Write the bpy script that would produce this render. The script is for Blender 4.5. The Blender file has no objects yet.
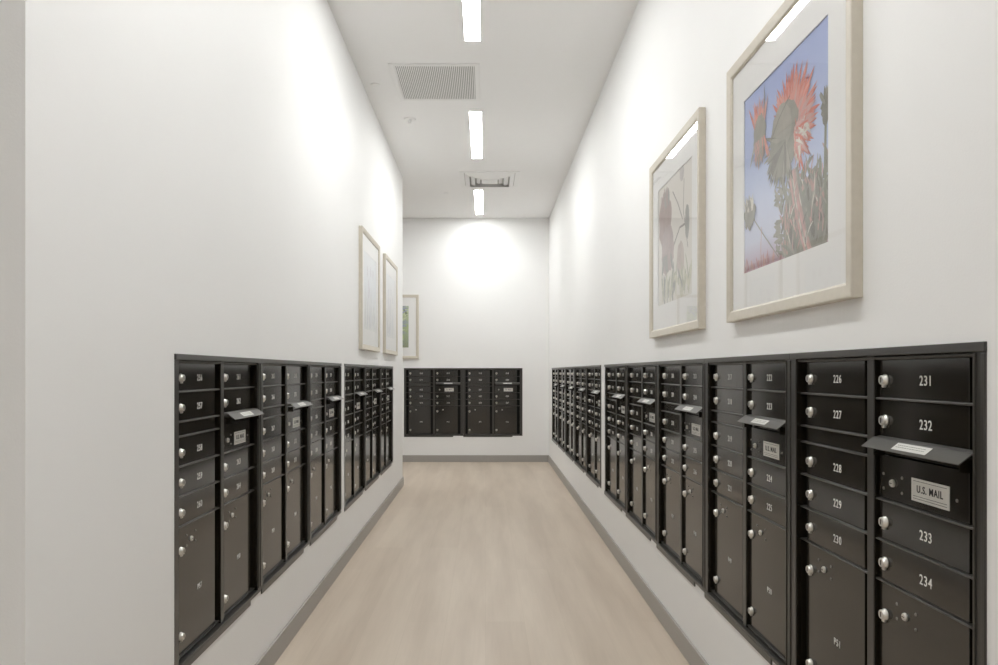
import bpy, bmesh, math, random
from mathutils import Vector, Matrix
PI = math.pi
random.seed(7)
scene = bpy.context.scene
COL = scene.collection

# ------------------------------------------------------------------ camera
F_PX = 731.0
cam_d = bpy.data.cameras.new('camera')
cam = bpy.data.objects.new('camera', cam_d); COL.objects.link(cam)
cam_d.sensor_width = 36.0
cam_d.lens = F_PX / 998 * 36.0
cam_d.shift_x = 13.6 / 998
cam_d.shift_y = 39.5 / 998
cam_d.clip_start = 0.02
cam.location = (0, 0, 1.214)
cam.rotation_euler = (PI / 2, 0, 0)
scene.camera = cam

# ------------------------------------------------------------------ world, exposure, lamps strength
world = bpy.data.worlds.new('world'); scene.world = world
world.use_nodes = True
world.node_tree.nodes['Background'].inputs[0].default_value = (0.95, 0.98, 1.0, 1)
world.node_tree.nodes['Background'].inputs[1].default_value = 0.8
scene.view_settings.view_transform = 'Standard'
scene.view_settings.look = 'None'
scene.view_settings.gamma = 1
scene.view_settings.exposure = 0.0
scene.view_settings.use_curve_mapping = False
LAMP = 50.0                      # strength of the ceiling light diffusers
LAMP_COL = (0.99, 1.0, 0.99, 1)

# ------------------------------------------------------------------ dimensions
XR = 0.858     # right wall
XL = -0.886    # left wall
YB = 9.87      # back wall
ZC = 3.292     # ceiling
YL0, YL1 = 1.408, 7.82   # near and far end of the left wall
W, H = 0.800, 0.915      # one mailbox cabinet
ZTOP = 1.214 + 0.0525       # top of the cabinets
Y_REAR, X_SIDE = -3.0, -3.6

# ------------------------------------------------------------------ materials
def new_mat(name):
    m = bpy.data.materials.new(name); m.use_nodes = True
    return m, m.node_tree.nodes, m.node_tree.links, m.node_tree.nodes['Principled BSDF']

def simple(name, col, rough=0.5, metal=0.0, spec=0.5, noise=0.0, nscale=8, bump=0.0, bscale=200, coat=0.0):
    m, n, l, b = new_mat(name)
    b.inputs['Base Color'].default_value = (*col, 1)
    b.inputs['Roughness'].default_value = rough
    b.inputs['Metallic'].default_value = metal
    b.inputs['Specular IOR Level'].default_value = spec
    b.inputs['Coat Weight'].default_value = coat
    tc = n.new('ShaderNodeTexCoord')
    if noise:
        t = n.new('ShaderNodeTexNoise'); t.inputs['Scale'].default_value = nscale
        t.inputs['Detail'].default_value = 4
        r = n.new('ShaderNodeValToRGB')
        r.color_ramp.elements[0].position = 0.3; r.color_ramp.elements[1].position = 0.7
        r.color_ramp.elements[0].color = (*[max(0, c * (1 - noise)) for c in col], 1)
        r.color_ramp.elements[1].color = (*[min(1, c * (1 + noise)) for c in col], 1)
        l.new(tc.outputs['Object'], t.inputs['Vector']); l.new(t.outputs['Fac'], r.inputs['Fac'])
        l.new(r.outputs['Color'], b.inputs['Base Color'])
    if bump:
        t = n.new('ShaderNodeTexNoise'); t.inputs['Scale'].default_value = bscale
        bp = n.new('ShaderNodeBump'); bp.inputs['Strength'].default_value = bump
        bp.inputs['Distance'].default_value = 0.001
        l.new(tc.outputs['Object'], t.inputs['Vector']); l.new(t.outputs['Fac'], bp.inputs['Height'])
        l.new(bp.outputs['Normal'], b.inputs['Normal'])
    return m

M = {}
M['wall'] = simple('white_wall_paint', (0.93, 0.928, 0.92), 0.55, spec=0.3, noise=0.006, nscale=3, bump=0.25, bscale=220)
M['ceiling'] = simple('ceiling_paint', (0.96, 0.958, 0.952), 0.8, spec=0.2, bump=0.1, bscale=260)
M['base'] = simple('grey_baseboard_paint', (0.40, 0.38, 0.355), 0.45)
M['bronze'] = simple('dark_bronze_powder_coat', (0.0145, 0.0118, 0.0080), 0.12, spec=0.85, noise=0.05, nscale=12)
M['trim'] = simple('bronze_frame_coat', (0.040, 0.037, 0.032), 0.28, spec=0.7)
M['hood'] = simple('brushed_dark_metal', (0.105, 0.10, 0.092), 0.28, metal=0.5, spec=0.8)
M['inner'] = simple('cabinet_inside_black', (0.006, 0.006, 0.006), 0.7, spec=0.2)
M['chrome'] = simple('satin_nickel', (0.72, 0.70, 0.66), 0.28, metal=0.75)
M['slot'] = simple('keyway_black', (0.01, 0.01, 0.01), 0.6)
M['number'] = simple('white_number_ink', (0.80, 0.79, 0.76), 0.6)
M['plate'] = simple('white_label_plastic', (0.78, 0.77, 0.73), 0.4)
M['ink'] = simple('black_label_ink', (0.02, 0.02, 0.02), 0.5)
M['rivet'] = simple('dark_rivet_steel', (0.28, 0.27, 0.25), 0.35, metal=0.8)
M['mat'] = simple('white_mat_board', (0.90, 0.895, 0.88), 0.9, spec=0.1)
M['vent'] = simple('white_painted_metal', (0.93, 0.93, 0.92), 0.5)
M['ventgrey'] = simple('grey_sheet_metal', (0.55, 0.54, 0.52), 0.6)
M['ventdark'] = simple('duct_grey', (0.30, 0.295, 0.28), 0.8)

def wood_frame():
    m, n, l, b = new_mat('pale_oak_frame')
    tc = n.new('ShaderNodeTexCoord'); mp = n.new('ShaderNodeMapping')
    mp.inputs['Scale'].default_value = (40, 40, 40)
    t = n.new('ShaderNodeTexNoise'); t.inputs['Scale'].default_value = 1.2; t.inputs['Detail'].default_value = 5
    r = n.new('ShaderNodeValToRGB')
    r.color_ramp.elements[0].color = (0.60, 0.55, 0.46, 1); r.color_ramp.elements[1].color = (0.69, 0.64, 0.55, 1)
    l.new(tc.outputs['Object'], mp.inputs['Vector']); l.new(mp.outputs['Vector'], t.inputs['Vector'])
    l.new(t.outputs['Fac'], r.inputs['Fac']); l.new(r.outputs['Color'], b.inputs['Base Color'])
    b.inputs['Roughness'].default_value = 0.45
    return m
M['frame'] = wood_frame()

def floor_mat():
    m, n, l, b = new_mat('light_oak_planks')
    tc = n.new('ShaderNodeTexCoord'); mp = n.new('ShaderNodeMapping')
    mp.inputs['Rotation'].default_value = (0, 0, PI / 2)
    br = n.new('ShaderNodeTexBrick')
    br.inputs['Scale'].default_value = 1.0
    br.inputs['Brick Width'].default_value = 1.5
    br.inputs['Row Height'].default_value = 0.19
    br.inputs['Mortar Size'].default_value = 0.0012
    br.inputs['Mortar Smooth'].default_value = 0.6
    br.offset = 0.37
    br.inputs['Color1'].default_value = (0.635, 0.540, 0.440, 1)
    br.inputs['Color2'].default_value = (0.670, 0.575, 0.472, 1)
    br.inputs['Mortar'].default_value = (0.61, 0.52, 0.42, 1)
    l.new(tc.outputs['Object'], mp.inputs['Vector']); l.new(mp.outputs['Vector'], br.inputs['Vector'])
    # soft cloudy figure, stretched along the planks
    mp2 = n.new('ShaderNodeMapping'); mp2.inputs['Scale'].default_value = (6.0, 0.6, 1)
    t = n.new('ShaderNodeTexNoise'); t.inputs['Scale'].default_value = 1.0; t.inputs['Detail'].default_value = 3
    l.new(tc.outputs['Object'], mp2.inputs['Vector']); l.new(mp2.outputs['Vector'], t.inputs['Vector'])
    r = n.new('ShaderNodeValToRGB')
    r.color_ramp.elements[0].position = 0.33; r.color_ramp.elements[0].color = (0.885, 0.865, 0.85, 1)
    r.color_ramp.elements[1].position = 0.62; r.color_ramp.elements[1].color = (1.03, 1.03, 1.03, 1)
    l.new(t.outputs['Fac'], r.inputs['Fac'])
    mp3 = n.new('ShaderNodeMapping'); mp3.inputs['Scale'].default_value = (90, 4, 1)
    t3 = n.new('ShaderNodeTexNoise'); t3.inputs['Scale'].default_value = 1.0; t3.inputs['Detail'].default_value = 5
    l.new(tc.outputs['Object'], mp3.inputs['Vector']); l.new(mp3.outputs['Vector'], t3.inputs['Vector'])
    r3 = n.new('ShaderNodeValToRGB')
    r3.color_ramp.elements[0].color = (0.95, 0.945, 0.94, 1); r3.color_ramp.elements[1].color = (1.04, 1.04, 1.04, 1)
    l.new(t3.outputs['Fac'], r3.inputs['Fac'])
    mx = n.new('ShaderNodeMix'); mx.data_type = 'RGBA'; mx.blend_type = 'MULTIPLY'; mx.inputs[0].default_value = 1
    l.new(br.outputs['Color'], mx.inputs[6]); l.new(r.outputs['Color'], mx.inputs[7])
    mx2 = n.new('ShaderNodeMix'); mx2.data_type = 'RGBA'; mx2.blend_type = 'MULTIPLY'; mx2.inputs[0].default_value = 1
    l.new(mx.outputs[2], mx2.inputs[6]); l.new(r3.outputs['Color'], mx2.inputs[7])
    l.new(mx2.outputs[2], b.inputs['Base Color'])
    b.inputs['Roughness'].default_value = 0.42
    b.inputs['Specular IOR Level'].default_value = 0.35
    return m
M['floor'] = floor_mat()

def glass_mat():
    m, n, l, b = new_mat('picture_glass')
    n.remove(b)
    out = n['Material Output']
    tr = n.new('ShaderNodeBsdfTransparent'); gl = n.new('ShaderNodeBsdfGlossy')
    gl.inputs['Roughness'].default_value = 0.02
    geo = n.new('ShaderNodeNewGeometry'); dot = n.new('ShaderNodeVectorMath'); dot.operation = 'DOT_PRODUCT'
    l.new(geo.outputs['Normal'], dot.inputs[0]); l.new(geo.outputs['Incoming'], dot.inputs[1])
    def mth(op, a, bv=None):
        k = n.new('ShaderNodeMath'); k.operation = op
        if isinstance(a, (int, float)): k.inputs[0].default_value = a
        else: l.new(a, k.inputs[0])
        if bv is not None:
            if isinstance(bv, (int, float)): k.inputs[1].default_value = bv
            else: l.new(bv, k.inputs[1])
        return k.outputs[0]
    c = mth('ABSOLUTE', dot.outputs['Value'])
    p5 = mth('POWER', mth('SUBTRACT', 1.0, c), 5.0)
    f = mth('ADD', mth('MULTIPLY', p5, 0.93), 0.07)          # Schlick, two surfaces
    mx = n.new('ShaderNodeMixShader')
    l.new(f, mx.inputs[0]); l.new(tr.outputs[0], mx.inputs[1]); l.new(gl.outputs[0], mx.inputs[2])
    l.new(mx.outputs[0], out.inputs['Surface'])
    return m
M['glass'] = glass_mat()

def emit_mat():
    m, n, l, b = new_mat('lit_diffuser')
    n.remove(b)
    e = n.new('ShaderNodeEmission'); e.inputs[0].default_value = LAMP_COL; e.inputs[1].default_value = LAMP
    l.new(e.outputs[0], n['Material Output'].inputs['Surface'])
    return m
M['emit'] = emit_mat()

# ------------------------------------------------------------------ helpers
def box(bm, x0, x1, y0, y1, z0, z1, mi=0, bev=0.0):
    r = bmesh.ops.create_cube(bm, size=1.0)
    vs = r['verts']
    bmesh.ops.scale(bm, vec=(x1 - x0, y1 - y0, z1 - z0), verts=vs)
    bmesh.ops.translate(bm, vec=((x0 + x1) / 2, (y0 + y1) / 2, (z0 + z1) / 2), verts=vs)
    fs = set(f for v in vs for f in v.link_faces)
    for f in fs: f.material_index = mi
    if bev:
        es = list(set(e for v in vs for e in v.link_edges))
        r2 = bmesh.ops.bevel(bm, geom=es, offset=bev, segments=2, affect='EDGES', profile=0.5)
        for f in r2['faces']: f.material_index = mi

def lathe(bm, prof, c=(0, 0, 0), axis='Y-', seg=20, mi=0, smooth=True):
    """prof: (radius, height) pairs; axis Y- grows towards -Y, Z- grows downwards"""
    rings = []
    for r, h in prof:
        ring = []
        for i in range(seg):
            a = 2 * PI * i / seg
            if axis == 'Y-': p = (c[0] + r * math.cos(a), c[1] - h, c[2] + r * math.sin(a))
            else: p = (c[0] + r * math.cos(a), c[1] + r * math.sin(a), c[2] - h)
            ring.append(bm.verts.new(p))
        rings.append(ring)
    for k in range(len(rings) - 1):
        for i in range(seg):
            f = bm.faces.new((rings[k][i], rings[k][(i + 1) % seg], rings[k + 1][(i + 1) % seg], rings[k + 1][i]))
            f.material_index = mi; f.smooth = smooth
    f = bm.faces.new(rings[-1]); f.material_index = mi
    f = bm.faces.new(rings[0][::-1]); f.material_index = mi

def poly(bm, pts, mi=0):
    f = bm.faces.new([bm.verts.new(p) for p in pts]); f.material_index = mi
    return f

def mesh_of(name, bm, mats):
    bmesh.ops.recalc_face_normals(bm, faces=bm.faces)
    me = bpy.data.meshes.new(name); bm.to_mesh(me); bm.free()
    for m in (mats if isinstance(mats, (list, tuple)) else [mats]): me.materials.append(m)
    return me

def link(name, me, parent=None, loc=(0, 0, 0)):
    o = bpy.data.objects.new(name, me); COL.objects.link(o)
    o.location = loc
    if parent is not None: o.parent = parent
    return o

def obj(name, bm, mats, parent=None, loc=(0, 0, 0)):
    return link(name, mesh_of(name, bm, mats), parent, loc)

def thing(name, label, cat, loc=(0, 0, 0), rotz=0, group=None):
    o = bpy.data.objects.new(name, None); COL.objects.link(o)
    o.empty_display_size = 0.1
    o.location = loc; o.rotation_euler = (0, 0, rotz)
    o['label'] = label; o['category'] = cat
    if group: o['group'] = group
    return o

def struct(name, bm, m, label=None):
    o = obj(name, bm, m); o['kind'] = 'structure'
    if label: o['label'] = label
    return o

def text_mesh(body, size, m, sx=0.85, offset=0.0, extrude=0.0003):
    cu = bpy.data.curves.new('number_curve', 'FONT')
    cu.body = body; cu.size = size; cu.align_x = 'CENTER'; cu.align_y = 'CENTER'
    cu.extrude = extrude; cu.space_character = 1.14; cu.offset = offset; cu.resolution_u = 3
    tmp = bpy.data.objects.new('number_tmp', cu); COL.objects.link(tmp)
    bpy.context.view_layer.update()
    dg = bpy.context.evaluated_depsgraph_get()
    me = bpy.data.meshes.new_from_object(tmp.evaluated_get(dg))
    bpy.data.objects.remove(tmp); bpy.data.curves.remove(cu)
    me.transform(Matrix.Rotation(PI / 2, 4, 'X') @ Matrix.Diagonal((sx, 1, 1, 1)))
    me.materials.clear(); me.materials.append(m)
    return me

# ------------------------------------------------------------------ setting
TH = 0.42
Z_OPEN0, Z_OPEN1 = ZTOP - 0.905, ZTOP - 0.006
Y_R = [(1.250, 1.250 + 5 * W), (5.412, 5.412 + 5 * W)]      # cabinet runs on the right wall
Y_L = [(2.081, 2.081 + 3 * W), (4.587, 4.587 + 3 * W)]      # on the left wall
X_BK = (-1.100, -1.100 + 2 * W)                              # on the back wall

def wall_with_openings(name, fixed0, fixed1, a0, a1, opens, along):
    """wall slab between fixed0..fixed1 across, a0..a1 along, with cabinet openings"""
    bm = bmesh.new()
    def b(p, q, z0, z1):
        if along == 'Y': box(bm, fixed0, fixed1, p, q, z0, z1)
        else: box(bm, p, q, fixed0, fixed1, z0, z1)
    b(a0, a1, 0, Z_OPEN0); b(a0, a1, Z_OPEN1, ZC)
    cur = a0
    for s, e in opens:
        b(cur, s + 0.004, Z_OPEN0, Z_OPEN1); cur = e - 0.004
    b(cur, a1, Z_OPEN0, Z_OPEN1)
    return struct(name, bm, M['wall'])

wall_with_openings('wall_right', XR, XR + TH, Y_REAR, YB + TH, Y_R, 'Y')
wall_with_openings('wall_left', XL - TH, XL, YL0 + 0.15, YL1, Y_L, 'Y')
wall_with_openings('wall_back', YB, YB + TH, X_SIDE, XR, [X_BK], 'X')
bm = bmesh.new(); box(bm, X_SIDE, XL, YL0, YL0 + 0.15, 0, ZC); struct('wall_front', bm, M['wall'])
bm = bmesh.new(); box(bm, X_SIDE - 0.1, X_SIDE, Y_REAR, YB + TH, 0, ZC); struct('wall_side', bm, M['wall'])
bm = bmesh.new(); box(bm, X_SIDE, XR, Y_REAR - 0.1, Y_REAR, 0, ZC); struct('wall_rear', bm, M['wall'])
bm = bmesh.new(); box(bm, X_SIDE - 0.1, XR + TH, Y_REAR - 0.1, YB + TH, -0.1, 0); struct('floor', bm, M['floor'])
bm = bmesh.new(); box(bm, X_SIDE - 0.1, XR + TH, Y_REAR - 0.1, YB + TH, ZC, ZC + 0.1); struct('ceiling', bm, M['ceiling'])

def baseboard(name, x0, x1, y0, y1):
    bm = bmesh.new(); box(bm, x0, x1, y0, y1, 0, 0.092, bev=0.003)
    struct(name, bm, M['base'])
BT = 0.012
baseboard('baseboard_right', XR - BT, XR, Y_REAR, YB)
baseboard('baseboard_left', XL, XL + BT, YL0 - BT, YL1 + BT)
baseboard('baseboard_front', X_SIDE, XL, YL0 - BT, YL0)
baseboard('baseboard_back', X_SIDE, XR - BT, YB - BT, YB)

# ------------------------------------------------------------------ mailbox cabinets
T = 0.915
def zt(d): return T - d          # distance below the top -> local z
O1 = (0.031, 0.391); O2 = (0.420, 0.763)      # openings
X1, X2 = 0.060 + 0.151, 0.425 + 0.151          # door centres
YF, YS, YD = -0.001, 0.012, 0.018     # frame face, shelf face, door face
R1 = [0.023, 0.111, 0.200, 0.244, 0.333, 0.422, 0.511, 0.894]

def frame_mesh():
    bm = bmesh.new()
    # body set in the wall
    box(bm, 0.006, W - 0.006, YD + 0.012, 0.36, 0.012, T - 0.012, 1)
    for x0, x1, yf in ((0, O1[0], YF), (O1[1], O2[0], 0.008), (O2[1], W, YF)):
        box(bm, x0 + 0.0006, x1 - 0.0006, yf, yf + 0.003, 0.010, T - 0.012, 0, bev=0.0009)
        box(bm, x0 + 0.0010, x1 - 0.0010, yf + 0.0028, YD + 0.013, 0.010, T - 0.012, 2)  # post sides take the darker bronze, painting in their shade
    # flat trim over the top, with a fine shadow gap under it
    box(bm, 0, W, -0.005, 0.004, T - 0.017, T, 0, bev=0.0012)
    box(bm, 0.004, W - 0.004, YF + 0.005, YD + 0.013, T - 0.0245, T - 0.0185, 0, bev=0.0022)
    # bottom rail and the drip strip that stops short of the right end
    box(bm, 0.0, W, YF - 0.002, YD + 0.013, 0.001, 0.013, 0, bev=0.0012)
    box(bm, 0.002, 0.665, -0.005, 0.0, -0.014, 0.007, 0, bev=0.0012)
    # raised inner lips beside the outer posts
    box(bm, O2[1] + 0.006, O2[1] + 0.010, YF - 0.003, YF + 0.002, 0.02, T - 0.02, 0, bev=0.0008)
    box(bm, W - 0.010, W - 0.001, YF - 0.003, YF + 0.002, 0.02, T - 0.02, 0, bev=0.0008)
    # shelf edges between the doors
    for o, rows in ((O1, R1), (O2, [r for r in R1 if r != 0.244])):
        for r in rows:
            box(bm, o[0] - 0.001, o[1] + 0.001, YS, YD + 0.013, zt(r) - 0.0024, zt(r) + 0.0024, 0, bev=0.0019)
    return mesh_of('frame', bm, [M['trim'], M['inner'], M['bronze']])

def panel_mesh(w, h, name='mailbox_door'):
    bm = bmesh.new()
    box(bm, -w / 2, w / 2, YD, YD + 0.010, -h / 2, h / 2, 0, bev=0.0012)
    return mesh_of(name, bm, M['bronze'])

def lock_mesh():
    bm = bmesh.new()
    lathe(bm, [(0.0125, 0), (0.0125, 0.0025), (0.0104, 0.003), (0.0102, 0.0095), (0.0092, 0.011)], (0, YD, 0))
    box(bm, -0.0012, 0.0012, YD - 0.0118, YD - 0.0105, -0.0055, 0.0055, 1)
    # drop-shaped keyway shutter below
    box(bm, -0.005, 0.005, YD - 0.007, YD, -0.0165, -0.008, 0, bev=0.002)
    return mesh_of('lock', bm, [M['chrome'], M['slot']])

def cam_mesh():
    bm = bmesh.new()
    lathe(bm, [(0.0085, 0), (0.0085, 0.003), (0.0065, 0.006)], (0, YD, 0), seg=14)
    box(bm, -0.0045, 0.0045, YD - 0.0066, YD - 0.0055, -0.0008, 0.0008, 1)
    return mesh_of('master_lock', bm, [M['chrome'], M['slot']])

def rivet_mesh():
    bm = bmesh.new()
    lathe(bm, [(0.0036, 0), (0.0033, 0.0012), (0.0018, 0.0024)], (0, YD, 0), seg=10)
    return mesh_of('rivet', bm, M['rivet'])

DW = 0.302
ME = dict(frame=frame_mesh(), door=panel_mesh(DW, 0.0825), blank=panel_mesh(DW, 0.0375, 'blank_panel'),
          parcel=panel_mesh(DW, 0.383 - 0.0065, 'parcel_door'), lock=lock_mesh(), cam=cam_mesh(), rivet=rivet_mesh(),
          carrier=panel_mesh(DW, 0.096, 'carrier_door'))

def flap_mesh():
    bm = bmesh.new()
    hw = 0.166
    # sloping hood, folded front edge, end cheeks
    def slab(p, q, t):        # p, q: (y, z) edge lines
        d = Vector((q[0] - p[0], q[1] - p[1])).normalized(); n = Vector((-d.y, d.x)) * t
        a = [(s * hw, *pt) for s in (-1, 1) for pt in (p, q, (q[0] + n.x, q[1] + n.y), (p[0] + n.x, p[1] + n.y))]
        v = [bm.verts.new(c) for c in a]
        for f in ((0, 1, 2, 3), (7, 6, 5, 4), (0, 4, 5, 1), (1, 5, 6, 2), (2, 6, 7, 3), (3, 7, 4, 0)):
            bm.faces.new([v[i] for i in f])
    slab((0.016, 0.015), (0.0, 0.012), 0.002)
    slab((0.0, 0.012), (-0.026, -0.008), 0.002)
    for s in (-1, 1):
        box(bm, s * (hw - 0.022) - 0.002, s * (hw - 0.022) + 0.002, -0.010, 0.014, -0.026, -0.004, 1)
    # mouth under the hood
    box(bm, -hw + 0.004, hw - 0.004, YD + 0.001, YD + 0.008, -0.023, 0.0, 1)
    return mesh_of('mail_slot_flap', bm, [M['hood'], M['bronze']])
ME['flap'] = flap_mesh()

def flap_label_mesh():
    bm = bmesh.new()
    p, q = Vector((-0.0045, 0.00854)), Vector((-0.0205, -0.00377))
    d = (q - p).normalized(); n = Vector((d.y, -d.x))
    if n.y < 0: n = -n
    lift = n * 0.0006
    for x0, x1, t in ((-0.058, 0.058, 0.0006),):
        a = p + lift; b = q + lift; a2 = p - lift; b2 = q - lift
        v = [bm.verts.new(c) for c in ((x0, *a2), (x1, *a2), (x1, *b2), (x0, *b2), (x0, *a), (x1, *a), (x1, *b), (x0, *b))]
        for f in ((0, 1, 2, 3), (7, 6, 5, 4), (0, 4, 5, 1), (1, 5, 6, 2), (2, 6, 7, 3), (3, 7, 4, 0)):
            bm.faces.new([v[i] for i in f])
    # two printed text lines (too fine to read): rows of tiny dashes
    rr = random.Random(3)
    for row in (0.33, 0.62):
        x = -0.050
        c = p + (q - p) * row + n * 0.0009
        h = d * 0.0008
        while x < 0.046:
            w_ = rr.uniform(0.003, 0.009)
            poly(bm, [(x, *(c - h)), (x + w_, *(c - h)), (x + w_, *(c + h)), (x, *(c + h))], 1)
            x += w_ + 0.0016
    return mesh_of('label', bm, [M['plate'], M['rivet']])
ME['flap_label'] = flap_label_mesh()

def plate_mesh():
    bm = bmesh.new()
    w, h = 0.122, 0.046
    box(bm, -w / 2, w / 2, YD - 0.0012, YD, -h / 2, h / 2, 0)
    # fine black rules above and below the wording
    for z in (0.018, -0.0125, -0.0175):
        box(bm, -w / 2 + 0.006, w / 2 - 0.006, YD - 0.0016, YD - 0.0011, z - 0.0004, z + 0.0004, 1)
    me = mesh_of('name_plate', bm, [M['plate'], M['ink']])
    tm = text_mesh('U.S. MAIL', 0.0205, M['ink'], sx=0.9, offset=0.0003)
    bm = bmesh.new(); bm.from_mesh(me); n0 = len(bm.verts); nf = len(bm.faces)
    bm.from_mesh(tm)
    bm.verts.ensure_lookup_table(); bm.faces.ensure_lookup_table()
    for v in bm.verts[n0:]: v.co.y += YD - 0.0015; v.co.z += 0.002
    for f in bm.faces[nf:]: f.material_index = 1
    bm.to_mesh(me); bm.free()
    return me
ME['plate'] = plate_mesh()

def cabinet(label, loc, rotz, first, pnum, detail=True, group=None):
    """origin at the lower left corner of the cabinet face, on the wall plane"""
    t = thing('mailbox_cabinet', label, 'mailbox', loc, rotz, group)
    link('frame', ME['frame'], t)
    n = first
    def number(txt, parent, x, z, size):
        link('number', text_mesh(txt, size, M['number'], sx=0.90, offset=0.00015), parent, (x, YD - 0.0004, z))
    def mailbox(o, r0, r1):
        nonlocal n
        xc, zc = (X1 if o is O1 else X2), zt((r0 + r1) / 2)
        d = link('mailbox_door', ME['door'], t, (xc, 0, zc))
        link('lock', ME['lock'], d, (-DW / 2 + 0.025, 0, -0.003))
        number(str(n), d, 0.020, -0.004, 0.0285)
        n += 1
    def parcel(o, txt):
        xc, zc = (X1 if o is O1 else X2), zt((0.511 + 0.894) / 2)
        d = link('parcel_door', ME['parcel'], t, (xc, 0, zc))
        zl = lambda dd: zt(dd) - zc
        link('lock', ME['lock'], d, (-DW / 2 + 0.025, 0, zl(0.583)))
        link('lock', ME['lock'], d, (-DW / 2 + 0.025, 0, zl(0.836)))
        link('master_lock', ME['cam'], d, (-DW / 2 + 0.102, 0, zl(0.563)))
        if detail:
            for dx, dz in ((0.070, 0.017), (0.070, -0.014), (0.138, 0.017), (0.138, -0.014)):
                link('rivet', ME['rivet'], d, (-DW / 2 + dx, 0, zl(0.563) + dz))
        number(txt, d, 0.020, zl(0.728), 0.024)
    # left column
    mailbox(O1, R1[0], R1[1]); mailbox(O1, R1[1], R1[2])
    link('blank_panel', ME['blank'], t, (X1, 0, zt(0.222)))
    mailbox(O1, R1[3], R1[4]); mailbox(O1, R1[4], R1[5]); mailbox(O1, R1[5], R1[6])
    parcel(O1, 'P%d' % pnum)
    # right column
    mailbox(O2, R1[0], R1[1]); mailbox(O2, R1[1], R1[2])
    fl = link('mail_slot_flap', ME['flap'], t, (0.598, 0, zt(0.2075)))
    lb = link('label', ME['flap_label'], fl); lb['label'] = 'white printed strip'
    c = link('carrier_door', ME['carrier'], t, (X2, 0, zt(0.2815)))
    link('master_lock', ME['cam'], c, (-DW / 2 + 0.055, 0, -0.010))
    pl = link('name_plate', ME['plate'], c, (0.034, 0, -0.0105)); pl['label'] = 'white plate reading U.S. MAIL'
    if detail:
        for dx, dz in ((0.018, 0.016), (0.018, -0.016), (0.089, 0.016), (0.089, -0.016), (0.268, 0.0)):
            link('rivet', ME['rivet'], c, (-DW / 2 + dx, 0, dz - 0.010))
    mailbox(O2, R1[4], R1[5]); mailbox(O2, R1[5], R1[6])
    parcel(O2, 'P%d' % (pnum + 1))
    return t

ZB = ZTOP - T
ordn = ['', 'second', 'third', 'fourth', 'fifth']
# right wall: nearest first, numbers fall going away
GR = 'mailbox cabinets in the right wall'
k = 0
for run, (y0, y1) in enumerate(Y_R):
    for i in range(5):
        y_near = y0 + i * W
        first = 226 - 9 * k
        if run == 0:
            lab = ['dark bronze mailbox cabinet numbered 226 to 234 in right wall, nearest the viewer',
                   'dark bronze mailbox cabinet in right wall, second from the viewer',
                   'dark bronze mailbox cabinet in right wall, third from viewer, middle of the near run',
                   'dark bronze mailbox cabinet in right wall, fourth from viewer, one short of the white gap',
                   'dark bronze mailbox cabinet in right wall, on the near side of the white gap'][i]
        else:
            lab = ['dark bronze mailbox cabinet in right wall, on the far side of the white gap',
                   'dark bronze mailbox cabinet in right wall, second beyond the white gap',
                   'dark bronze mailbox cabinet in right wall, middle of the five beyond the white gap',
                   'dark bronze mailbox cabinet in right wall, second from the back wall',
                   'dark bronze mailbox cabinet at the far end of right wall, next to the back corner'][i]
        cabinet(lab, (XR, y_near + W, ZB), -PI / 2, first, 51 - 2 * k, detail=(k < 4), group=GR)
        k += 1
GL = 'mailbox cabinets in the left wall'
k = 0
for run, (y0, y1) in enumerate(Y_L):
    for i in range(3):
        lab = [['dark bronze mailbox cabinet numbered from 256 in left wall, nearest the viewer',
                'dark bronze mailbox cabinet in left wall, middle of the three before the white gap',
                'dark bronze mailbox cabinet in left wall, on the near side of the white gap'],
               ['dark bronze mailbox cabinet in left wall, on the far side of the white gap',
                'dark bronze mailbox cabinet in left wall, middle of the three beyond the white gap',
                'dark bronze mailbox cabinet in left wall, last one before the wall ends']][run][i]
        cabinet(lab, (XL, y0 + i * W, ZB), PI / 2, 256 + 9 * k, 57 + 2 * k, detail=(k < 3), group=GL)
        k += 1
for i in range(2):
    cabinet(['dark bronze mailbox cabinet in the back wall, the left one of the pair',
             'dark bronze mailbox cabinet in the back wall, the right one of the pair'][i],
            (X_BK[0] + i * W, YB, ZB), 0, 310 + 9 * i, 69 + 2 * i, detail=False, group='mailbox cabinets in the back wall')

# ------------------------------------------------------------------ framed pictures
FS, BAR, DEP, IMG, IMGH = 0.862, 0.037, 0.026, 0.589, 0.563

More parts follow.
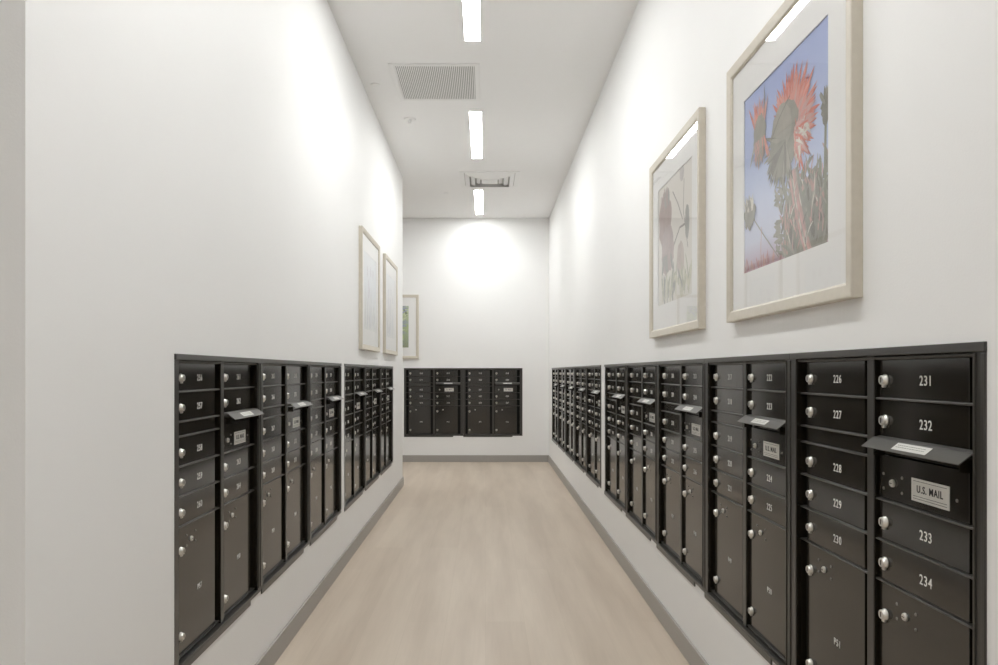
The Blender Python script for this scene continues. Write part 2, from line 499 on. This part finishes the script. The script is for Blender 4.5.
def gradient_mat(name, stops, blot=0.0, scale=3.0, seed=0.0, cols=None):
    """printed paper: colour changes from the bottom to the top of the sheet (generated z), with soft blots"""
    m, n, l, b = new_mat(name)
    tc = n.new('ShaderNodeTexCoord'); sp = n.new('ShaderNodeSeparateXYZ')
    l.new(tc.outputs['Object'], sp.inputs[0])
    mr = n.new('ShaderNodeMapRange'); mr.inputs[1].default_value = -IMGH / 2; mr.inputs[2].default_value = IMGH / 2
    l.new(sp.outputs['Z'], mr.inputs[0])
    r = n.new('ShaderNodeValToRGB')
    while len(r.color_ramp.elements) < len(stops): r.color_ramp.elements.new(0.5)
    for e, (p, c) in zip(r.color_ramp.elements, stops): e.position = p; e.color = (*c, 1)
    l.new(mr.outputs[0], r.inputs['Fac'])
    last = r.outputs['Color']
    if cols:
        t = n.new('ShaderNodeTexNoise'); t.inputs['Scale'].default_value = scale; t.inputs['Detail'].default_value = 3
        mp = n.new('ShaderNodeMapping'); mp.inputs['Location'].default_value = (seed, seed, seed)
        l.new(tc.outputs['Object'], mp.inputs['Vector']); l.new(mp.outputs['Vector'], t.inputs['Vector'])
        rr = n.new('ShaderNodeValToRGB'); rr.color_ramp.elements[0].position = 0.45; rr.color_ramp.elements[1].position = 0.65
        rr.color_ramp.elements[0].color = (0, 0, 0, 1); rr.color_ramp.elements[1].color = (blot, blot, blot, 1)
        l.new(t.outputs['Fac'], rr.inputs['Fac'])
        mx = n.new('ShaderNodeMix'); mx.data_type = 'RGBA'
        l.new(rr.outputs['Color'], mx.inputs[0]); l.new(last, mx.inputs[6]); mx.inputs[7].default_value = (*cols, 1)
        last = mx.outputs[2]
    l.new(last, b.inputs['Base Color']); b.inputs['Roughness'].default_value = 0.7
    b.inputs['Specular IOR Level'].default_value = 0.2
    return m

class Art:
    """flat printed picture: coloured shapes in sheet coordinates u,v in 0..1, each a hair above the last"""
    def __init__(self, bg):
        self.bm = bmesh.new(); self.mats = [bg]; self.idx = {}; self.y = 0.0; self.du = self.dv = 0.0
        h, g = IMG / 2, IMGH / 2
        box(self.bm, -h, h, 0.0, 0.001, -g, g, 0)
    def col(self, c):
        if c not in self.idx:
            m = simple('print_ink', c, 0.7, spec=0.2, noise=0.10, nscale=25)
            self.mats.append(m); self.idx[c] = len(self.mats) - 1
        return self.idx[c]
    def shape(self, pts, c):
        self.y -= 0.000004
        cl = lambda v: min(max(v, 0.0), 1.0)
        P = []
        for u, v in pts:
            u += self.du; v += self.dv
            q = ((cl(u) - 0.5) * IMG, self.y, (cl(v) - 0.5) * IMGH)
            if not P or (abs(q[0] - P[-1][0]) + abs(q[2] - P[-1][2])) > 1e-5: P.append(q)
        if len(P) < 3: return
        try: poly(self.bm, P, self.col(c))
        except Exception: pass
    def petal(self, u, v, a, ln, w, c, bend=0.0):
        n = 6; L, R = [], []
        for i in range(n + 1):
            t = i / n; aa = a + bend * t
            cx, cy = u + math.cos(aa) * ln * t, v + math.sin(aa) * ln * t
            ww = w * (math.sin(PI * min(1, 0.12 + 0.88 * t)) ** 0.7) * 0.5
            nx, ny = -math.sin(aa), math.cos(aa)
            L.append((cx + nx * ww, cy + ny * ww)); R.append((cx - nx * ww, cy - ny * ww))
        self.shape(L + R[::-1], c)
    def blob(self, u, v, ru, rv, c, jag=0.08, n=26, rnd=None):
        rnd = rnd or random
        self.shape([(u + ru * math.cos(2 * PI * i / n) * (1 + rnd.uniform(-jag, jag)),
                     v + rv * math.sin(2 * PI * i / n) * (1 + rnd.uniform(-jag, jag))) for i in range(n)], c)
    def stem(self, pts, w, c):
        L, R = [], []
        for i, (u, v) in enumerate(pts):
            a = pts[max(0, i - 1)]; b = pts[min(len(pts) - 1, i + 1)]
            d = Vector((b[0] - a[0], b[1] - a[1])).normalized()
            L.append((u - d.y * w / 2, v + d.x * w / 2)); R.append((u + d.y * w / 2, v - d.x * w / 2))
        self.shape(L + R[::-1], c)
    def build(self, parent):
        me = bpy.data.meshes.new('print')
        self.bm.to_mesh(me); self.bm.free()
        for m in self.mats: me.materials.append(m)
        return link('print', me, parent, (0, -0.0115, FS / 2))

def framed_picture(label, loc, rotz, art, label_print, bar=BAR):
    t = thing('framed_picture', label, 'picture', loc, rotz, None)
    bm = bmesh.new()
    # mitred moulding: profile across the bar, swept round the square
    o = FS / 2; prof = [(0, 0), (0, -DEP), (0.004, -DEP - 0.001), (bar - 0.006, -DEP + 0.002), (bar, -DEP + 0.006), (bar, -0.006), (bar - 0.006, 0)]
    rings = []
    for sx, sz in ((-1, -1), (1, -1), (1, 1), (-1, 1)):
        rings.append([bm.verts.new((sx * (o - i), y, sz * (o - i) + o)) for i, y in prof])
    for k in range(4):
        a, b_ = rings[k], rings[(k + 1) % 4]
        for j in range(len(prof)):
            j2 = (j + 1) % len(prof)
            bm.faces.new((a[j], b_[j], b_[j2], a[j2]))
    obj('frame', bm, M['frame'], t)
    bm = bmesh.new()
    i0 = o - bar + 0.002; h, g = IMG / 2 - 0.001, IMGH / 2 - 0.001
    box(bm, -i0, -h, -0.015, -0.012, o - i0, o + i0)
    box(bm, h, i0, -0.015, -0.012, o - i0, o + i0)
    box(bm, -h, h, -0.015, -0.012, o + g, o + i0)
    box(bm, -h, h, -0.015, -0.012, o - i0, o - g)
    obj('mat', bm, M['mat'], t)
    pr = art.build(t); pr['label'] = label_print
    bm = bmesh.new()
    poly(bm, [(-i0, -0.0185, o - i0), (i0, -0.0185, o - i0), (i0, -0.0185, o + i0), (-i0, -0.0185, o + i0)])
    obj('glass', bm, M['glass'], t)
    return t

rA = random.Random(11)
def art_protea():
    a = Art(gradient_mat('print_sky', [(0, (0.60, 0.42, 0.48)), (0.06, (0.60, 0.52, 0.62)), (0.16, (0.66, 0.69, 0.82)), (0.5, (0.52, 0.59, 0.80)), (1, (0.38, 0.45, 0.72))]))
    dk, gr, gr2, grn = (0.24, 0.23, 0.20), (0.33, 0.32, 0.28), (0.40, 0.385, 0.34), (0.30, 0.31, 0.25)
    red, red2, pk, pk2, lt = (0.66, 0.24, 0.19), (0.70, 0.33, 0.28), (0.62, 0.40, 0.38), (0.52, 0.36, 0.33), (0.68, 0.65, 0.58)
    U = rA.uniform
    # foliage mass, lower right
    a.blob(0.78, 0.14, 0.26, 0.22, gr, 0.12, 40, rnd=rA)
    for i in range(170):
        u = U(0.50, 1.0); v = U(0.0, 0.36)
        a.petal(u, v, U(0.8, 2.4), U(0.05, 0.14), U(0.012, 0.035), rA.choice([dk, gr, gr2, grn, gr, pk2]), U(-.6, .6))
    for i in range(26):
        a.petal(0.50 + U(-.03, .03), U(0.02, 0.36), U(2.2, 3.4), U(0.04, 0.10), 0.022, rA.choice([gr, gr2]), U(-.4, .4))
    # right-hand tall seed head and stalk
    a.stem([(0.97, 0.1), (0.96, 0.35), (0.97, 0.62)], 0.02, grn)
    a.blob(0.965, 0.60, 0.04, 0.07, dk, 0.25, rnd=rA)
    for i in range(12): a.petal(0.96, 0.62, U(0.8, 2.4), 0.08, 0.018, rA.choice([gr, dk]), 0)
    # thick stem of the big flower
    for du, c in ((0, pk), (0.02, gr2), (0.04, pk), (0.06, pk2), (0.08, gr)):
        a.stem([(0.60 + du, 0.42), (0.65 + du, 0.26), (0.73 + du, 0.08), (0.77 + du, 0.0)], 0.028, c)
    a.stem([(0.63, 0.40), (0.69, 0.2), (0.77, 0.02)], 0.010, lt)
    for i in range(70):
        a.petal(U(0.56, 0.98), U(0.02, 0.38), U(1.1, 2.1), U(0.03, 0.10), 0.009, rA.choice([lt, pk, pk, gr2, dk]), U(-.4, .4))
    a.dv, a.du = 0.065, -0.02
    # big flower: a fan of narrow bracts round a grey-green heart
    for ring, (ln, cs, w) in enumerate(((0.31, (red, red2, red), 0.030), (0.27, (red2, pk, red), 0.030), (0.22, (red2, pk), 0.028))):
        n = 44
        for i in range(n):
            t = i / (n - 1)
            ang = math.radians(-58 + 200 * t) + U(-.05, .05)
            a.petal(0.63, 0.57, ang, ln * U(0.84, 1.06) * (1 - 0.14 * abs(t - 0.42)), w, rA.choice(cs), U(-.12, .12))
    a.blob(0.57, 0.55, 0.17, 0.17, gr, 0.05, 40, rnd=rA)
    a.blob(0.53, 0.60, 0.12, 0.12, gr2, 0.07, 36, rnd=rA)
    for i in range(60):
        ang = math.radians(U(165, 290))
        a.petal(0.57, 0.53, ang, U(0.17, 0.28), 0.026, rA.choice([gr, gr2, dk, gr]), U(-.2, .2))
    for i in range(80):
        ang = math.radians(U(-85, 70))
        a.petal(0.70 + U(-.03, .03), 0.50 + U(-.04, .06), ang, U(0.06, 0.17), 0.014, rA.choice([red2, pk, lt, red, pk]), U(-.7, .7))
    a.stem([(0.38, 0.56), (0.50, 0.66), (0.63, 0.73)], 0.006, dk)
    # side flower, seen edge on, upper left
    for i in range(34):
        a.petal(0.25 + U(-.06, .06), 0.68, math.radians(U(62, 118)), U(0.10, 0.22), 0.018, rA.choice([red, red2, pk]), U(-.1, .1))
    a.blob(0.25, 0.66, 0.085, 0.12, gr, 0.1, 34, rnd=rA)
    for i in range(34):
        a.petal(0.25 + U(-.07, .07), 0.64, math.radians(U(235, 305)), U(0.08, 0.17), 0.018, rA.choice([gr, pk, red2, gr2]), 0)
    a.petal(0.31, 0.74, 1.45, 0.18, 0.012, dk, 0.1)
    a.dv = a.du = 0.0
    # small pale head low on the left, with its thin stem
    a.stem([(0.13, 0.30), (0.30, 0.16), (0.48, 0.02)], 0.007, gr2)
    a.blob(0.085, 0.33, 0.085, 0.085, gr, 0.18, 30, rnd=rA)
    for i in range(18): a.petal(0.08 + U(-.05, .05), 0.34, math.radians(U(60, 120)), U(.06, .11), 0.014, rA.choice([gr, lt, gr2]), 0)
    for i in range(30): a.petal(U(0, 0.5), U(-0.03, 0.01), math.radians(U(60, 120)), U(0.03, 0.09), 0.014, rA.choice([pk, (0.55, 0.32, 0.36)]), 0)
    a.stem([(0.25, 0), (0.25, 0.12), (0.26, 0.22)], 0.006, pk)
    return a

rB = random.Random(5)
def art_pale():
    cream = (0.64, 0.60, 0.54)
    a = Art(gradient_mat('print_cream', [(0, (0.78, 0.76, 0.70)), (0.5, (0.80, 0.77, 0.72)), (1, (0.78, 0.75, 0.70))]))
    mv, mv2, gy, gn, gn2, br = (0.44, 0.35, 0.33), (0.50, 0.42, 0.41), (0.38, 0.38, 0.36), (0.52, 0.53, 0.43), (0.66, 0.65, 0.53), (0.34, 0.31, 0.29)
    a.blob(0.22, 0.70, 0.20, 0.22, mv, 0.1, rnd=rB)
    a.blob(0.30, 0.44, 0.19, 0.20, mv2, 0.1, rnd=rB)
    for i in range(26): a.petal(0.24 + rB.uniform(-.1, .1), 0.8, math.radians(rB.uniform(60, 120)), rB.uniform(0.08, 0.18), 0.05, rB.choice([mv, mv2, gy]), 0)
    for i in range(22): a.petal(0.28 + rB.uniform(-.12, .12), 0.40, math.radians(rB.uniform(240, 300)), rB.uniform(0.1, 0.2), 0.05, rB.choice([mv2, gy, mv]), 0)
    a.stem([(0.46, 0.88), (0.62, 0.74), (0.74, 0.60)], 0.014, br)
    a.stem([(0.50, 0.45), (0.66, 0.55), (0.82, 0.55)], 0.018, br)
    a.stem([(0.78, 0.90), (0.76, 0.66), (0.88, 0.36)], 0.012, br)
    a.blob(0.86, 0.56, 0.055, 0.13, gy, 0.12, rnd=rB)
    a.blob(0.68, 0.30, 0.10, 0.14, (0.60, 0.53, 0.49), 0.06, rnd=rB)
    a.blob(0.72, 0.98, 0.06, 0.09, (0.58, 0.55, 0.53), 0.08, rnd=rB)
    for i in range(70):
        a.petal(rB.uniform(0.12, 0.95), rB.uniform(0.0, 0.14), math.radians(rB.uniform(60, 120)), rB.uniform(0.08, 0.22), rB.uniform(.02, .05), rB.choice([gn, gn2, gn2, gy]), rB.uniform(-.4, .4))
    return a

def art_reeds(tint, seed):
    r_ = random.Random(seed)
    a = Art(gradient_mat('print_glass_haze', [(0, (0.82, 0.83, 0.80)), (0.5, tint), (1, (0.80, 0.83, 0.86))]))  # whitish tones put the glass's grazing reflection into the print colours
    for i in range(46):
        u = r_.uniform(0.08, 0.9)
        a.petal(u, r_.uniform(0, 0.1), math.radians(r_.uniform(80, 100)), r_.uniform(0.15, 0.6), 0.025, r_.choice([(0.64, 0.67, 0.72), (0.70, 0.71, 0.67), (0.58, 0.60, 0.62)]), r_.uniform(-.2, .2))
    for i in range(6):
        a.blob(r_.uniform(0.2, 0.8), r_.uniform(0.45, 0.8), 0.05, 0.07, (0.68, 0.68, 0.73), 0.2, rnd=r_)
    return a

def art_green():
    r_ = random.Random(21)
    a = Art(gradient_mat('print_green', [(0, (0.30, 0.34, 0.22)), (0.5, (0.42, 0.50, 0.30)), (1, (0.60, 0.66, 0.42))], cols=(0.34, 0.38, 0.50), blot=0.8, scale=9))
    for i in range(90):
        a.petal(r_.random(), r_.random(), r_.uniform(0.3, 1.6), r_.uniform(0.1, 0.26), r_.uniform(.02, .06), r_.choice([(0.44, 0.52, 0.28), (0.26, 0.31, 0.20), (0.62, 0.68, 0.46), (0.36, 0.40, 0.52)]), r_.uniform(-.6, .6))
    return a

ZP = 1.214 + 0.170
framed_picture('large framed print of a red spiky flower on blue sky, right wall, nearest viewer',
               (XR, 1.661 + FS / 2, ZP), -PI / 2, art_protea(), 'print of a red spiky flower against blue sky')
framed_picture('framed print of pale mauve and grey flowers, right wall, beyond the red flower picture',
               (XR, 2.848 + FS / 2, ZP), -PI / 2, art_pale(), 'print of mauve and grey blooms on cream')
framed_picture('pale framed print on left wall, the nearer of the two side by side',
               (XL, 5.11 + FS / 2, ZP - 0.008), PI / 2, art_reeds((0.76, 0.80, 0.85), 4), 'faint bluish print')
framed_picture('pale framed print on left wall, the farther one, beside the wall end',
               (XL, 6.31 + FS / 2, ZP - 0.008), PI / 2, art_reeds((0.82, 0.81, 0.80), 9), 'faint greyish print')
framed_picture('framed print of green foliage on back wall, half hidden by left wall',
               (-0.899 - FS / 2, YB, ZP + 0.010), 0, art_green(), 'print of green and blue foliage')

# ------------------------------------------------------------------ ceiling fittings
def ceiling_light(label, xc, y0, y1, group='linear ceiling lights'):
    t = thing('ceiling_light', label, 'ceiling light', (xc, (y0 + y1) / 2, ZC), 0, group)
    w, l = 0.048, (y1 - y0) / 2
    bm = bmesh.new()
    e = 0.006
    box(bm, -w - e, -w, -l - e, l + e, -0.004, 0); box(bm, w, w + e, -l - e, l + e, -0.004, 0)
    box(bm, -w, w, -l - e, -l, -0.004, 0); box(bm, -w, w, l, l + e, -0.004, 0)
    obj('trim', bm, M['vent'], t)
    bm = bmesh.new(); box(bm, -w, w, -l, l, -0.0035, -0.0005)
    d = obj('diffuser', bm, M['emit'], t); d['label'] = 'glowing white diffuser'
XLT = -0.080
ceiling_light('glowing linear ceiling light cut off by the top edge of the photo', XLT, 3.32, 4.578)
ceiling_light('glowing linear ceiling light between return grille and square diffuser', XLT, 5.83, 7.095)
ceiling_light('glowing linear ceiling light by the back wall, just behind the air diffuser', XLT, 8.35, 9.61)
ceiling_light('linear ceiling light above the viewer', XLT, 0.81, 2.06)
ceiling_light('linear ceiling light behind the viewer', XLT, -1.7, -0.45)
ceiling_light('added linear fill light in the unseen lobby behind the left wall face', -2.3, -2.75, -2.05)  # extra lamp added out of view to lift the fill light
ceiling_light('added linear fill light in the hidden alcove left of the back wall', -2.2, 8.1, 9.35)  # invented lamp, added unseen to light the alcove

# return air grille
xg0, xg1, yg0, yg1 = -0.655, -0.040, 4.92, 5.59
t = thing('air_grille', 'white rectangular return air grille with fine slats in the ceiling', 'vent',
          ((xg0 + xg1) / 2, (yg0 + yg1) / 2, ZC))
hw, hl = (xg1 - xg0) / 2, (yg1 - yg0) / 2
bm = bmesh.new(); b_ = 0.034
for a in ((-hw, -hw + b_, -hl, hl), (hw - b_, hw, -hl, hl), (-hw + b_, hw - b_, -hl, -hl + b_), (-hw + b_, hw - b_, hl - b_, hl)):
    box(bm, *a, -0.008, 0, bev=0.002)
obj('frame', bm, M['vent'], t)
bm = bmesh.new(); box(bm, -hw + b_, hw - b_, -hl + b_, hl - b_, -0.0012, -0.0002)
bk = obj('backing', bm, M['ventdark'], t); bk['label'] = 'dark duct behind the slats'
bm = bmesh.new(); ns = 42
for i in range(ns):
    x = -hw + b_ + (i + 0.5) * (2 * (hw - b_)) / ns
    box(bm, x - 0.0042, x + 0.0042, -hl + b_, hl - b_, -0.0085, -0.0050)
obj('slats', bm, M['vent'], t)

# square supply diffuser with nested louvres
t = thing('air_diffuser', 'square white ceiling air diffuser with nested louvres', 'vent', (0.045, 7.88, ZC))
bm = bmesh.new()
def sq_ring(bm, r0, z0, r1, z1, th):
    a = []
    for r, z in ((r0, z0), (r1, z1), (r1, z1 + th), (r0, z0 + th)):
        a.append([bm.verts.new((sx * r, sy * r, z)) for sx, sy in ((-1, -1), (1, -1), (1, 1), (-1, 1))])
    for k in range(4):
        p, q = a[k], a[(k + 1) % 4]
        for j in range(4):
            bm.faces.new((p[j], p[(j + 1) % 4], q[(j + 1) % 4], q[j]))
sq_ring(bm, 0.315, -0.006, 0.268, -0.006, 0.006)
obj('frame', bm, M['vent'], t)
bm = bmesh.new(); box(bm, -0.27, 0.27, -0.27, 0.27, -0.0015, -0.0003)
obj('backing', bm, M['ventgrey'], t)
for r0, r1 in ((0.262, 0.215), (0.200, 0.155), (0.140, 0.10)):
    bm = bmesh.new(); sq_ring(bm, r0, -0.006, r1, -0.030, 0.003)
    obj('louvre', bm, M['vent'], t)
bm = bmesh.new(); box(bm, -0.085, 0.085, -0.085, 0.085, -0.030, -0.026, bev=0.001)
box(bm, -0.01, 0.01, -0.01, 0.01, -0.027, -0.001)
obj('centre_plate', bm, M['vent'], t)

# sprinklers
def sprinkler(label, x, y, r, head):
    t = thing('sprinkler', label, 'sprinkler', (x, y, ZC))
    bm = bmesh.new(); lathe(bm, [(r, 0), (r, 0.003), (r * 0.9, 0.006)], (0, 0, 0), 'Z-', 24)
    obj('cover_plate', bm, M['vent'], t)
    if head:
        bm = bmesh.new(); lathe(bm, [(0.012, 0.005), (0.012, 0.018), (0.008, 0.022), (0.008, 0.034), (0.018, 0.036), (0.018, 0.038)], (0, 0, 0), 'Z-', 16)
        obj('sprinkler_head', bm, M['vent'], t)
sprinkler('white sprinkler with hanging head in the ceiling below the return grille', -0.622, 6.01, 0.05, True)
sprinkler('small flat white sprinkler cover left of the return grille, by the left wall', -0.795, 5.285, 0.035, False)
sprinkler('tiny flat white sprinkler cover in the ceiling left of the air diffuser', -0.457, 8.49, 0.03, False)
